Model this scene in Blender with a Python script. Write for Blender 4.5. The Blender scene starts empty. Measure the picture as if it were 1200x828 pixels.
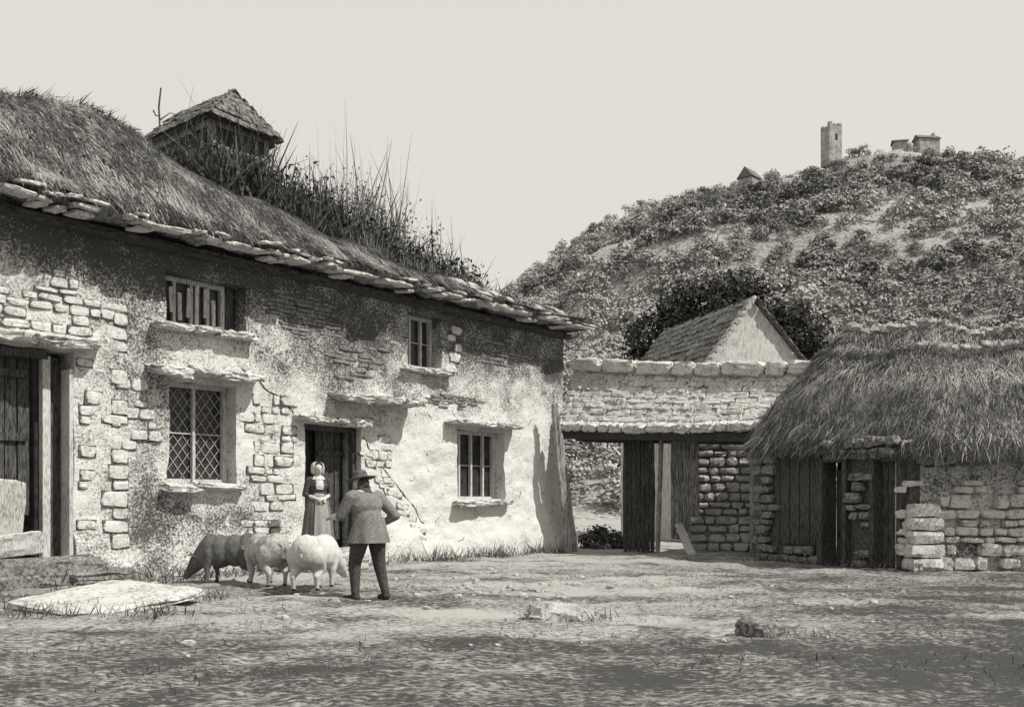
import bpy, bmesh, math, random
import numpy as np
from mathutils import Vector, Matrix, Euler, noise
rng = np.random.default_rng(11)
RR = random.Random(5)
scene = bpy.context.scene
COL = scene.collection

# ------------------------------------------------------------------ materials
def g(a):
    return (a, a*0.985, a*0.955, 1.0)

def crayon(name, light, dark, tone=0.4, grain=26, stretch=(1,1,1), attr=False, patch=1.2, patch_amt=0.5,
           contrast=3.2, bump=0.35, rough=0.92, spec=0.15, rot=(0,0,0)):
    m = bpy.data.materials.new(name); m.use_nodes = True
    nt = m.node_tree; N = nt.nodes; L = nt.links
    b = N["Principled BSDF"]
    b.inputs["Roughness"].default_value = rough
    b.inputs["Specular IOR Level"].default_value = spec
    tc = N.new("ShaderNodeTexCoord"); mp = N.new("ShaderNodeMapping")
    mp.inputs["Scale"].default_value = stretch; mp.inputs["Rotation"].default_value = rot
    L.new(tc.outputs["Object"], mp.inputs["Vector"])
    n1 = N.new("ShaderNodeTexNoise"); n1.inputs["Scale"].default_value = grain
    n1.inputs["Detail"].default_value = 3; n1.inputs["Roughness"].default_value = 0.7
    L.new(mp.outputs[0], n1.inputs["Vector"])
    n2 = N.new("ShaderNodeTexNoise"); n2.inputs["Scale"].default_value = patch
    n2.inputs["Detail"].default_value = 4; n2.inputs["Roughness"].default_value = 0.65
    L.new(tc.outputs["Object"], n2.inputs["Vector"])
    def ma(op, a, c, d=None):
        x = N.new("ShaderNodeMath"); x.operation = op
        for i, v in enumerate((a, c, d)):
            if v is None: continue
            if isinstance(v, (int, float)): x.inputs[i].default_value = v
            else: L.new(v, x.inputs[i])
        return x.outputs[0]
    a1 = ma('MULTIPLY_ADD', n1.outputs["Fac"], contrast, -0.5*contrast)
    a2 = ma('MULTIPLY_ADD', n2.outputs["Fac"], patch_amt*2, -patch_amt)
    s = ma('ADD', a1, a2)
    if attr:
        at = N.new("ShaderNodeAttribute"); at.attribute_name = "tone"
        s = ma('ADD', s, at.outputs["Fac"])
    s = ma('ADD', s, tone)
    cl = N.new("ShaderNodeClamp"); L.new(s, cl.inputs[0])
    mx = N.new("ShaderNodeMix"); mx.data_type = 'RGBA'
    L.new(cl.outputs[0], mx.inputs["Factor"])
    mx.inputs["A"].default_value = g(light); mx.inputs["B"].default_value = g(dark)
    L.new(mx.outputs["Result"], b.inputs["Base Color"])
    if bump:
        bp = N.new("ShaderNodeBump"); bp.inputs["Strength"].default_value = bump
        bp.inputs["Distance"].default_value = 0.03
        L.new(n1.outputs["Fac"], bp.inputs["Height"]); L.new(bp.outputs[0], b.inputs["Normal"])
    return m

M = {}
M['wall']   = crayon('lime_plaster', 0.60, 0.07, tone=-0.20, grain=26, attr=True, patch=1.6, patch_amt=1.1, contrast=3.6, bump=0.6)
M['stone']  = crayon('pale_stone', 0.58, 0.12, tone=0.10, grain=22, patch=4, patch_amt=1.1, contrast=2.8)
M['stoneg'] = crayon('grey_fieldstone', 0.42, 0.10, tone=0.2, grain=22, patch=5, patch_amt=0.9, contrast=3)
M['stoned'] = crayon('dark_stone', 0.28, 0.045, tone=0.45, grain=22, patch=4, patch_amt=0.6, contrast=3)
M['mortar'] = crayon('dark_mortar', 0.15, 0.03, tone=0.4, grain=20)
M['ground'] = crayon('yard_earth', 0.35, 0.05, tone=0.04, grain=15, stretch=(0.85,1.5,1), attr=True, patch=0.8, patch_amt=0.9, contrast=3.6, bump=0.6)
M['thatch'] = crayon('thatch', 0.26, 0.035, tone=0.4, grain=16, stretch=(1.6,0.5,0.5), attr=False, patch=1.0, patch_amt=0.6, contrast=4)
M['straw_d'] = crayon('straw_dark', 0.08, 0.025, tone=0.5, grain=20, bump=0)
M['straw_l'] = crayon('straw_light', 0.42, 0.20, tone=0.35, grain=20, bump=0)
M['straw_m'] = crayon('straw_mid', 0.23, 0.10, tone=0.35, grain=20, bump=0)
M['wood_d'] = crayon('dark_timber', 0.11, 0.02, tone=0.45, grain=16, stretch=(3,3,0.35), contrast=4)
M['wood_m'] = crayon('weathered_timber', 0.34, 0.05, tone=0.35, grain=16, stretch=(3,3,0.3), contrast=4)
M['wood_l'] = crayon('painted_timber', 0.54, 0.12, tone=0.2, grain=18, stretch=(3,3,0.4), contrast=3.4)
M['beam_d'] = crayon('dark_beam', 0.10, 0.02, tone=0.45, grain=14, stretch=(0.4,3,3), contrast=4)
M['glass_and_backing']  = crayon('dark_pane_and_backing', 0.045, 0.015, tone=0.5, grain=6, bump=0, rough=0.25, spec=0.3)
M['crack']  = crayon('crack_shadow', 0.05, 0.02, tone=0.5, bump=0)
M['slab']   = crayon('slate_slab', 0.54, 0.09, tone=0.12, grain=18, patch=3, patch_amt=1.1, contrast=3.2)
M['leaf_d'] = crayon('dark_foliage', 0.11, 0.02, tone=0.5, grain=9, attr=True, patch=1, patch_amt=0.6, bump=0)
M['leaf_m'] = crayon('weed_foliage', 0.18, 0.04, tone=0.45, grain=9, attr=True, patch=1, patch_amt=0.6, bump=0)
M['reed_l'] = crayon('reed_pale', 0.28, 0.09, tone=0.4, grain=9, bump=0)
M['hill']   = crayon('hill_turf', 0.40, 0.12, tone=0.35, grain=1.6, attr=True, patch=0.05, patch_amt=0.6, contrast=2.6, bump=0.1)  # paled for distance, haze put into the turf colour
M['hilltree'] = crayon('hill_foliage', 0.40, 0.09, tone=0.30, grain=1.3, attr=True, patch=0.05, patch_amt=0.5, contrast=1.4, bump=0)  # lighter than near foliage, aerial haze painted into the colour
M['ruin']   = crayon('far_masonry', 0.40, 0.20, tone=0.5, grain=1.0, patch=0.3)
M['gable']  = crayon('whitewashed_gable', 0.50, 0.18, tone=0.12, grain=9, stretch=(1,1,0.35), patch=0.8, contrast=3)
M['slate']  = crayon('slate_roof', 0.22, 0.035, tone=0.45, grain=10, patch=1)
M['skin']   = crayon('skin', 0.50, 0.30, tone=0.1, grain=40, bump=0.1)
M['coat']   = crayon('coat_cloth', 0.24, 0.05, tone=0.35, grain=45, stretch=(2,2,0.7), contrast=3)
M['shirt']  = crayon('shirt_cloth', 0.54, 0.26, tone=0.05, grain=40)
M['dark']   = crayon('dark_cloth', 0.09, 0.025, tone=0.45, grain=45)
M['skirt']  = crayon('skirt_cloth', 0.18, 0.05, tone=0.35, grain=40, stretch=(2,2,0.4))
M['apron']  = crayon('apron_cloth', 0.30, 0.12, tone=0.2, grain=40, stretch=(2,2,0.4))
M['boot']   = crayon('boot_leather', 0.06, 0.02, tone=0.5, grain=30)
M['hat']    = crayon('felt_hat', 0.13, 0.035, tone=0.4, grain=45)
M['pigl']   = crayon('pale_pig_hide', 0.50, 0.14, tone=0.02, grain=26, patch=2.5, patch_amt=1.1, contrast=1.8, bump=.15)
M['pigm']   = crayon('spotted_pig_hide', 0.42, 0.07, tone=0.32, grain=26, patch=2.6, patch_amt=1.8, contrast=1.8, bump=.15)
M['pigd']   = crayon('dark_pig_hide', 0.13, 0.03, tone=0.3, grain=26, patch=3.5, patch_amt=0.8, contrast=2, bump=.15)

# ------------------------------------------------------------------ mesh helpers
def quad_mesh(name, quads, mat, parent=None, tones=None, smooth=False, weld=False):
    Q = np.concatenate([np.asarray(q, dtype=np.float32).reshape(-1,4,3) for q in quads], 0)
    n = len(Q)
    me = bpy.data.meshes.new(name)
    me.vertices.add(n*4); me.vertices.foreach_set("co", Q.reshape(-1))
    me.loops.add(n*4); me.loops.foreach_set("vertex_index", np.arange(n*4, dtype=np.int32))
    me.polygons.add(n)
    me.polygons.foreach_set("loop_start", np.arange(0, n*4, 4, dtype=np.int32))
    me.polygons.foreach_set("loop_total", np.full(n, 4, dtype=np.int32))
    if tones is not None:
        T = np.concatenate([np.asarray(t, dtype=np.float32).reshape(-1) for t in tones])
        at = me.attributes.new("tone", 'FLOAT', 'POINT')
        at.data.foreach_set("value", np.repeat(T, 4))
    me.update(calc_edges=True); me.validate()
    if weld:
        bm = bmesh.new(); bm.from_mesh(me)
        bmesh.ops.remove_doubles(bm, verts=bm.verts, dist=1e-4)
        bmesh.ops.recalc_face_normals(bm, faces=bm.faces)
        bm.to_mesh(me); bm.free()
    if smooth:
        me.polygons.foreach_set("use_smooth", np.ones(len(me.polygons), dtype=bool))
    me.materials.append(mat)
    ob = bpy.data.objects.new(name, me); COL.objects.link(ob)
    if parent: ob.parent = parent
    return ob

def empty(name, loc=(0,0,0), rz=0):
    e = bpy.data.objects.new(name, None); COL.objects.link(e)
    e.location = loc; e.rotation_euler = (0,0,rz); e.empty_display_size = 0.3
    return e

def cube_template(cuts):
    bm = bmesh.new(); bmesh.ops.create_cube(bm, size=2)
    if cuts: bmesh.ops.subdivide_edges(bm, edges=bm.edges, cuts=cuts, use_grid_fill=True)
    V = np.array([v.co[:] for v in bm.verts]); F = np.array([[v.index for v in f.verts] for f in bm.faces])
    bm.free(); return V, F
T0 = cube_template(0); T2 = cube_template(2); T4 = cube_template(5)

def rotm(rx=0, ry=0, rz=0):
    return np.array(Euler((rx,ry,rz)).to_matrix())

def box(c, s, rot=(0,0,0)):
    V, F = T0
    P = (V*np.array(s)/2) @ rotm(*rot).T + np.array(c)
    return P[F]

def block(c, s, rot=(0,0,0), jit=0.12, p=9, T=T2):
    V, F = T
    r = (np.abs(V)**p).sum(1)**(1/p)
    P = V/r[:,None]
    P = P*np.array(s)/2
    k = min(s)*jit
    P = P + rng.normal(0, 1, P.shape)*k*0.6
    P[:,0] *= 1 + rng.normal(0, .05)*np.sign(P[:,2]); P[:,2] *= 1 + rng.normal(0,.1)*P[:,0]/max(s[0],.01)
    P = P @ rotm(*rot).T + np.array(c)
    return P[F]

def blades(base, dirs, length, width, bend, side=None):
    n = len(base)
    d = dirs/np.linalg.norm(dirs, axis=1, keepdims=True)
    if side is None:
        rv = rng.normal(0, 1, (n,3)); side = np.cross(d, rv)
    side = side/np.maximum(np.linalg.norm(side, axis=1, keepdims=True), 1e-6)
    L = np.asarray(length).reshape(-1,1); W = np.asarray(width).reshape(-1,1)
    pts = []
    for f in (0, .35, .7, 1.0):
        pts.append(base + d*L*f + bend*L*f*f)
    ws = [0.8, 1.0, 0.65, 0.12]
    q = []
    for i in range(3):
        a = pts[i]; b = pts[i+1]
        q.append(np.stack([a - side*W*ws[i]/2, a + side*W*ws[i]/2, b + side*W*ws[i+1]/2, b - side*W*ws[i+1]/2], 1))
    return np.concatenate(q, 0)

def leaf_quads(C, size, out=None, flat=0.6):
    n = len(C)
    nrm = rng.normal(0, 1, (n,3))
    if out is not None: nrm = nrm*flat + out
    nrm /= np.linalg.norm(nrm, axis=1, keepdims=True)
    u = np.cross(nrm, rng.normal(0,1,(n,3))); u /= np.linalg.norm(u, axis=1, keepdims=True)
    v = np.cross(nrm, u)
    s = np.asarray(size).reshape(-1,1)
    a = s*rng.uniform(.6,1.2,(n,1)); b = s*rng.uniform(.3,.7,(n,1))
    return np.stack([C-u*a, C-v*b*.8, C+u*a, C+v*b], 1)

def lathe(prof, seg=24, c=(0,0,0), fold=0.0, nf=9, a0=0, a1=2*math.pi, sx=1, sy=1):
    q = []
    A = np.linspace(a0, a1, seg+1)
    rows = []
    for r, z in prof:
        k = 1 + fold*np.sin(A*nf + z*2)*max(0,(prof[0][1]-z))/max(prof[0][1]-prof[-1][1],1e-3)
        rows.append(np.stack([c[0]+np.cos(A)*r*k*sx, c[1]+np.sin(A)*r*k*sy, np.full_like(A, c[2]+z)], 1))
    for i in range(len(rows)-1):
        a, b = rows[i], rows[i+1]
        q.append(np.stack([a[:-1], b[:-1], b[1:], a[1:]], 1))
    return np.concatenate(q, 0)

def crack(name, lines, parent, mat, r=0.012):
    cu = bpy.data.curves.new(name, 'CURVE'); cu.dimensions = '3D'; cu.bevel_depth = r; cu.bevel_resolution = 1
    for pts in lines:
        sp = cu.splines.new('POLY'); sp.points.add(len(pts)-1)
        for i, p in enumerate(pts):
            sp.points[i].co = (*p, 1); sp.points[i].radius = RR.uniform(.4, 1.4)
    cu.materials.append(mat)
    ob = bpy.data.objects.new(name, cu); COL.objects.link(ob); ob.parent = parent
    return ob

def fnoise(x, y, z=0): return noise.noise(Vector((x, y, z)))

MORT = []
def masonry(x0, x1, z0, z1, y, h=(.13,.22), w=(.22,.5), skip=None, prob=.93, thick=.08, gap=.02, jit=.09, mort=True):
    q = []
    z = z0
    while z < z1-0.05:
        hh = RR.uniform(*h); x = x0 - RR.uniform(0, .2)
        while x < x1:
            ww = RR.uniform(*w)
            cx, cz = x+ww/2, z+hh/2
            if x+ww > x1+.12: break
            if RR.random() < prob and not (skip and skip(cx, cz, ww, hh)):
                yc = y(cx,cz); k = RR.uniform(.78,1.06); dz = RR.uniform(-.012,.012)
                q.append(block((cx, yc+RR.uniform(-.012,.014), cz+dz),
                               (ww-gap, thick, hh*k-gap), rot=(0, RR.uniform(-.06,.06), 0), jit=jit, p=6))
                if mort: MORT.append(box((cx, yc+.014+RR.uniform(-.004,.004), cz+dz), (ww+.006, thick*.6, hh*k+.006)))
            x += ww
        z += hh
    return q

# ------------------------------------------------------------------ world, sun, camera
w = bpy.data.worlds.new("World"); scene.world = w; w.use_nodes = True
nt = w.node_tree; N = nt.nodes; L = nt.links
bg = N["Background"]
to_sun = Vector((0.95, -0.38, 1.20)).normalized()
sky = N.new("ShaderNodeTexSky"); sky.sky_type = 'NISHITA'; sky.sun_disc = False
sky.sun_elevation = math.asin(to_sun.z); sky.sun_rotation = math.atan2(to_sun.x, to_sun.y)
hs = N.new("ShaderNodeHueSaturation"); hs.inputs["Saturation"].default_value = 0.05; hs.inputs["Value"].default_value = 0.10
L.new(sky.outputs[0], hs.inputs["Color"])
mx = N.new("ShaderNodeMix"); mx.data_type = 'RGBA'; mx.inputs["Factor"].default_value = 0.9
L.new(hs.outputs[0], mx.inputs["A"]); mx.inputs["B"].default_value = (0.785, 0.765, 0.695, 1)
L.new(mx.outputs["Result"], bg.inputs["Color"]); bg.inputs["Strength"].default_value = 1.0
sd = bpy.data.lights.new("sun", 'SUN'); sd.energy = 5.0; sd.angle = math.radians(0.6); sd.color = (1, .965, .89)
so = bpy.data.objects.new("sun", sd); COL.objects.link(so)
so.rotation_euler = to_sun.to_track_quat('Z', 'Y').to_euler(); so.location = (20, -10, 30)

cd = bpy.data.cameras.new("camera"); cam = bpy.data.objects.new("camera", cd); COL.objects.link(cam)
cam.location = (0, 0, 1.25); cam.rotation_euler = (math.radians(90), 0, 0)
cd.lens = 33; cd.sensor_width = 36; cd.shift_y = 0.1467; cd.clip_end = 4000
scene.camera = cam
scene.view_settings.view_transform = 'Standard'; scene.view_settings.look = 'None'; scene.view_settings.exposure = 0

# ------------------------------------------------------------------ ground
def grid_mesh(name, xs, ys, zf, tf, mat, parent=None):
    nx, ny = len(xs), len(ys)
    verts = []; tones = []
    for y in ys:
        for x in xs:
            verts.append((x, y, zf(x, y))); tones.append(tf(x, y) if tf else 0)
    idx = np.arange(nx*ny).reshape(ny, nx)
    F = np.stack([idx[:-1,:-1], idx[:-1,1:], idx[1:,1:], idx[1:,:-1]], -1).reshape(-1,4)
    me = bpy.data.meshes.new(name); me.from_pydata(verts, [], F.tolist())
    at = me.attributes.new("tone", 'FLOAT', 'POINT'); at.data.foreach_set("value", np.array(tones, dtype=np.float32))
    me.polygons.foreach_set("use_smooth", np.ones(len(me.polygons), dtype=bool))
    me.materials.append(mat); me.update()
    ob = bpy.data.objects.new(name, me); COL.objects.link(ob)
    if parent: ob.parent = parent
    return ob

def ss(a, b, x):
    t = min(1, max(0, (x-a)/(b-a))); return t*t*(3-2*t)

def gz(x, y):
    near = 1 - ss(30, 50, y)
    return near*(0.05*fnoise(x*.7, y*.7, 1) + 0.04*fnoise(x*2.3, y*2.3, 4) + .026*fnoise(x*5, y*5, 2))
def gt(x, y):
    t = 0.20
    t += 0.55*(1-ss(7.4, 10.2, y+1.2*fnoise(x*.4, y*.5, 9)-.10*x))  # foreground shadow put into the earth tone
    t += 0.48*ss(1.6, 4.4, x + 1.4*fnoise(x*.4, y*.6, 3))*(1-ss(18, 21, y))  # shade on the right of the yard, also painted as tone
    t += 0.40*ss(.08, .35, fnoise(x*.35, y*1.0, 7))
    t += 0.30*ss(.1, .4, fnoise(x*1.6, y*2.6, 17))
    t -= 0.35*ss(.0, .4, fnoise(x*.35+9, y*1.0, 5))*ss(8,11,y)
    t -= 0.12*ss(15, 20, y)
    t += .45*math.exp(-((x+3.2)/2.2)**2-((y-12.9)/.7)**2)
    t -= .25*ss(24,30,y)
    return t
xs = np.concatenate([-np.geomspace(900, 13, 16), np.arange(-12, 14, .12), np.geomspace(14.5, 900, 16)])
ys = np.concatenate([[-60,-30,-12,-4,0,3], np.arange(4.5, 30, .12), np.geomspace(31, 1500, 22)])
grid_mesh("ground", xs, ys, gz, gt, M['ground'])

# ------------------------------------------------------------------ HOUSE (local: x along wall, y into house)
HA = math.atan2(.763, .646)
house = empty("thatched_stone_house", (1.36, 25, 0), HA)
def h2w(p):
    c, s = math.cos(HA), math.sin(HA)
    return (1.36 + c*p[0]-s*p[1], 25 + s*p[0]+c*p[1], p[2])
X0, X1, ZT = -17.0, 0.0, 6.0
openings = {'A':(-11.4,-9.8,4.42,5.3), 'B':(-11.35,-10.0,1.62,3.42), 'C':(-14.9,-13.0,.36,3.7),
            'D':(-8.45,-7.0,.3,2.84), 'F':(-5.65,-4.6,4.3,5.5), 'G':(-4.1,-2.4,1.35,3.0)}
def batter(x, z):
    return -.16*(1-ss(0, 1.1, z)) - .22*(1-ss(0,2.2,z))*ss(-1.5, 0, x)
def wy(x, z):
    return batter(x, z) + .06*fnoise(x*.9, z*.9, 2) + .035*fnoise(x*3.0, z*3.0, 8) + .016*fnoise(x*8, z*8, 3)
blobs = [ # x,z,rx,rz,amount : plaster tone patches, those under the eave painting in its shade
 (-13.5,5.5,3.0,.55,.65), (-10.4,5.7,2.2,.5,.55), (-8.3,4.9,1.4,.7,.6), (-6.6,5.1,1.3,.9,.5), (-3.2,4.7,1.3,1.2,.55),
 (-1.0,5.0,1.2,.9,.55), (-11.8,2.4,.6,1.6,.55), (-12.0,4.2,.9,.9,.5), (-9.1,3.9,1.2,.4,.4), (-6.5,3.9,1.6,.6,.5),
 (-10.5,.8,1.9,.7,.5), (-9.4,2.0,.9,1.0,-.1), (-5.5,1.6,1.6,1.4,-.35), (-1.2,2.0,1.4,1.8,-.3), (-3.0,.8,2,.8,-.2),
 (-15.5,3,1.5,3,-.05), (-11.7,1.0,.8,.8,.45), (-6.4,3.0,.6,.4,.35), (-.25,4.2,.4,1.6,.5), (-4.2,5.6,1.5,.5,.4), (-7.6,3.9,.6,.6,.35), (-9.6,1.2,.5,.8,.35),
 (-4.6,3.7,1.2,.3,.3), (-6.6,1.0,.4,.7,.3), (-1.7,3.6,.8,.5,.25)]
def wt(x, z):
    t = 0.18
    nx = x + .5*fnoise(x*1.1, z*1.1, 11); nz = z + .4*fnoise(x*1.1, z*1.1, 17)
    for bx, bz, rx, rz, a in blobs:
        d = ((nx-bx)/rx)**2 + ((nz-bz)/rz)**2
        t += a*math.exp(-d)
    t += .50*ss(3.9, 5.2, z)  # darkens the upper wall, painting in shade below the eave
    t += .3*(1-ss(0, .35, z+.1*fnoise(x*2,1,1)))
    return t
def wallmesh():
    cx = set(np.round(np.arange(X0, X1+.001, .07), 3)); cz = set(np.round(np.arange(0, ZT+.001, .07), 3)); cx.add(X1); cz.add(ZT)
    for a,b,c,d in openings.values():
        for s_, v in ((cx,a),(cx,b),(cz,c),(cz,d)):
            for o in [o for o in s_ if abs(o-v) < .035 and o not in (X0,X1,0.0,ZT)]: s_.discard(o)
        cx |= {a,b}; cz |= {c,d}
    xs = sorted(cx); zs = sorted(cz)
    bm = bmesh.new(); lay = bm.verts.layers.float.new("tone")
    G = []
    for z in zs:
        row = []
        for x in xs:
            dx = .035*fnoise(x*2.5, z*2.5, 31); dz = .035*fnoise(x*2.5, z*2.5, 41)
            if z == 0: dz = 0
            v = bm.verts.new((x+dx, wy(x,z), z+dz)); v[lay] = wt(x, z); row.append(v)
        G.append(row)
    for j in range(len(zs)-1):
        for i in range(len(xs)-1):
            mx_, mz_ = (xs[i]+xs[i+1])/2, (zs[j]+zs[j+1])/2
            if any(a<mx_<b and c<mz_<d for a,b,c,d in openings.values()): continue
            bm.faces.new((G[j][i], G[j][i+1], G[j+1][i+1], G[j+1][i]))
    be = [e for e in bm.edges if e.is_boundary and all(X0+.1 < v.co.x < X1-.05 and .1 < v.co.z < ZT-.05 for v in e.verts)]
    r = bmesh.ops.extrude_edge_only(bm, edges=be)
    for v in [v for v in r['geom'] if isinstance(v, bmesh.types.BMVert)]:
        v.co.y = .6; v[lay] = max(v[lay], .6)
    for v in [v for v in bm.verts if not v.link_faces]: bm.verts.remove(v)
    me = bpy.data.meshes.new("front_wall"); bm.to_mesh(me); bm.free()
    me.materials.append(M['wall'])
    ob = bpy.data.objects.new("front_wall", me); COL.objects.link(ob); ob.parent = house
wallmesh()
quad_mesh("end_and_back_walls", [box((X1-.2, 3.05, 3.0), (.38, 5.9, 6.0)), box((X0+.2, 3.05, 3), (.38,5.9,6)),
          box(((X0+X1)/2, 6.2, 3), (17, .38, 6))], M['wall'], house, tones=[np.full(18, .3)])
quad_mesh("floor_and_loft", [box((-8.5,3,.28),(16.5,5.6,.05)), box((-8.5,3.2,3.8),(16.5,5.2,.1))], M['wood_d'], house)

def inop(cx, cz, ww, hh, pad=.02):
    return any(a-pad < cx+ww/2 and cx-ww/2 < b+pad and c-pad < cz+hh/2 and cz-hh/2 < d+pad for a,b,c,d in openings.values())
yy = lambda x, z: wy(x, z) + .004
def sk1(cx, cz, ww, hh):
    return inop(cx,cz,ww,hh) or (fnoise(cx*1.1, cz*1.1, 5) < -.06)
st = masonry(-16.9, -12.45, 3.95, 4.95, yy, skip=sk1, h=(.09,.2), w=(.14,.45))
st += masonry(-13.0, -12.3, .5, 3.8, yy, w=(.16,.36), skip=sk1, prob=.7)
def ragged(xc, zc, rx, rz):
    return lambda cx, cz, ww, hh: inop(cx,cz,ww,hh) or ((cx-xc)/rx)**2+((cz-zc)/rz)**2 > 1+1.6*fnoise(cx*2.5,cz*2.5,1)
st += masonry(-10.0, -8.4, 1.4, 3.5, yy, h=(.12,.27), w=(.14,.46), skip=ragged(-9.2,2.5,.8,1.05), prob=.85)
st += masonry(-7.0, -6.0, 1.2, 3.2, yy, h=(.10,.22), w=(.14,.4), skip=ragged(-6.7,2.4,.5,.9), prob=.7)
st += masonry(-4.6, -4.0, 4.3, 5.4, yy, h=(.16,.28), w=(.22,.42), skip=inop)
st += masonry(-12.6, -11.45, 1.6, 3.3, yy, skip=ragged(-11.9,2.6,.4,.9), prob=.5, w=(.14,.4))
st += masonry(-9.9, -8.6, .35, 1.5, yy, skip=ragged(-9.3,.9,.6,.5), prob=.6)
z = .5
k = 0
while z < 4.7:
    hh = RR.uniform(.14,.3); wq = (.42 if k % 2 else .26)*RR.uniform(.7,1.2)
    if RR.random()<.75:
        st.append(block((-12.2-wq/2+.1, wy(-12.2,z)+.005, z+hh/2), (wq, .08, hh-.03), rot=(0,RR.uniform(-.07,.07),0), p=6))
        MORT.append(box((-12.2-wq/2+.1, wy(-12.2,z)+.018, z+hh/2),(wq+.01,.06,hh)))
    z += hh; k += 1
quad_mesh("exposed_stonework", st, M['stone'], house)
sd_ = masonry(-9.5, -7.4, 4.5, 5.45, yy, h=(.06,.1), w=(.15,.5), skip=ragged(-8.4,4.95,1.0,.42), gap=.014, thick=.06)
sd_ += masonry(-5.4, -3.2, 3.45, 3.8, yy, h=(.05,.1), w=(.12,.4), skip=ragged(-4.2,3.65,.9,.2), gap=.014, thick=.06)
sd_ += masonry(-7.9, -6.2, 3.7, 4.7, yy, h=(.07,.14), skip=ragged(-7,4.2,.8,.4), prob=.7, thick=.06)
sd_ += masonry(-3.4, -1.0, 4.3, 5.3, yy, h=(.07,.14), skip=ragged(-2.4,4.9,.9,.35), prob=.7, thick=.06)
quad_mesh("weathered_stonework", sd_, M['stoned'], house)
# stones showing along the big diagonal break right of the doorway
db=[]
for i in range(22):
    t_=i/21; x_=-6.95+1.75*t_+RR.uniform(-.1,.1); z_=2.3-1.75*t_+RR.uniform(-.12,.12); s_=RR.uniform(.10,.24)
    db.append(block((x_,wy(x_,z_)+.004,z_),(s_*1.4,.05,s_*.6),rot=(0,RR.uniform(-.2,.5),0),jit=.12,p=5)); MORT.append(box((x_,wy(x_,z_)+.016,z_-.01),(s_*1.5,.04,s_*.72),rot=(0,.2,0)))
quad_mesh("broken_plaster_stones", db, M['stone'], house)
quad_mesh("stonework_joints", MORT, M['mortar'], house); MORT.clear()
lines = []
def wander(x, z, dx, dz, n, j=.06):
    pts = []
    for i in range(n):
        pts.append((x, wy(x,z)-.001, z)); x += dx+RR.uniform(-j,j); z += dz+RR.uniform(-j,j)
    return pts
for _ in range(80):
    x = RR.uniform(-12.4,-.3); z = RR.uniform(.3,5.5)
    if inop(x,z,.5,.4): continue
    lines.append(wander(x, z, RR.uniform(-.05,.05), RR.uniform(-.04,.04), RR.randint(3,6), .03))
crack("wall_cracks", lines, house, M['crack'], .007)
crack("large_cracks", [wander(-6.95,2.65,.085,-.085,22,.05), wander(-6.5,2.0,.03,-.09,9,.05), wander(-9.9,3.75,.08,-.035,13,.05), wander(-8.9,3.3,.03,-.05,7,.03)], house, M['crack'], .013)

slabs = []
def longslab(x0, x1, z, th, dep, n=3, droop=0):
    x = x0
    for i in range(n):
        ww = (x1-x0)/n*RR.uniform(.8,1.2)
        if i == n-1: ww = x1-x
        slabs.append(block((x+ww/2, -dep/2+.12+RR.uniform(-.05,.05), z+RR.uniform(-.03,.03)+droop*i), (ww+.01, dep+.25, th*RR.uniform(.7,1.15)), rot=(RR.uniform(.02,.12), RR.uniform(-.06,.06), RR.uniform(-.04,.04)), jit=.22, T=T4, p=8))
        x += ww
longslab(-11.75, -9.6, 3.56, .14, .42)
longslab(-11.65, -9.7, 4.35, .12, .24)
longslab(-11.5, -9.9, 1.55, .14, .26, 2)
longslab(-15.2, -12.65, 3.82, .16, .34)
longslab(-8.7, -6.9, 2.93, .13, .34)
longslab(-7.85, -5.65, 3.42, .15, .62)
longslab(-5.85, -4.3, 4.22, .12, .24, 2)
longslab(-4.45, -2.1, 3.14, .13, .42)
longslab(-4.25, -2.3, 1.27, .13, .26, 2)
quad_mesh("stone_lintels_and_sills", slabs, M['slab'], house)

wl, wd, gl, wm = [], [], [], []
def window(x0, x1, z0, z1, y=.36, nv=3, nh=2, lattice=False, fr=.08, shut=True):
    gl.append(box(((x0+x1)/2, y+.06, (z0+z1)/2), (x1-x0, .02, z1-z0)))
    for xx in (x0+fr/2, x1-fr/2): wl.append(box((xx, y, (z0+z1)/2), (fr, .1, z1-z0)))
    for zz in (z0+fr/2, z1-fr/2): wl.append(box(((x0+x1)/2, y, zz), (x1-x0-2*fr, .096, fr)))
    for i in range(1, nv): wl.append(box((x0+(x1-x0)*i/nv, y-.005, (z0+z1)/2), (.055, .08, z1-z0-2*fr)))
    for i in range(1, nh): wm.append(box(((x0+x1)/2, y+.01, z0+(z1-z0)*i/nh), (x1-x0-2*fr, .025, .02)))
    if lattice:
        for sgn in (1,-1):
            for kk in np.arange(-2.2, 2.3, .24):
                cx, cz = (x0+x1)/2, (z0+z1)/2
                xsn = np.linspace(x0+fr, x1-fr, 30); zz = cz+1.3*sgn*(xsn-cx)+kk
                ok = (zz>z0+fr)&(zz<z1-fr)
                if ok.sum() > 2:
                    xa, xb = xsn[ok][0], xsn[ok][-1]; za, zb = zz[ok][0], zz[ok][-1]
                    Ln = math.hypot(xb-xa, zb-za)
                    wm.append(box(((xa+xb)/2, y+.035+.006*sgn, (za+zb)/2), (Ln, .008, .008), rot=(0,-math.atan2(zb-za,xb-xa),0)))
window(-11.4,-10.05,4.42,5.3, nv=4, nh=1); wd.append(box((-9.95,.4,4.86),(.2,.14,.88)))
window(-11.35,-10.0,1.62,3.42, nv=2, nh=2, lattice=True)
window(-5.65,-4.6,4.3,5.5, nv=3, nh=2)
window(-4.1,-2.4,1.35,3.0, nv=4, nh=2)
for i, xx in enumerate(np.linspace(-11.15,-10.3,6)):
    wm.append(box((xx, .28, 4.82+RR.uniform(-.1,.1)), (.07,.03,RR.uniform(.4,.75)), rot=(0,RR.uniform(-.08,.08),0)))
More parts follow.
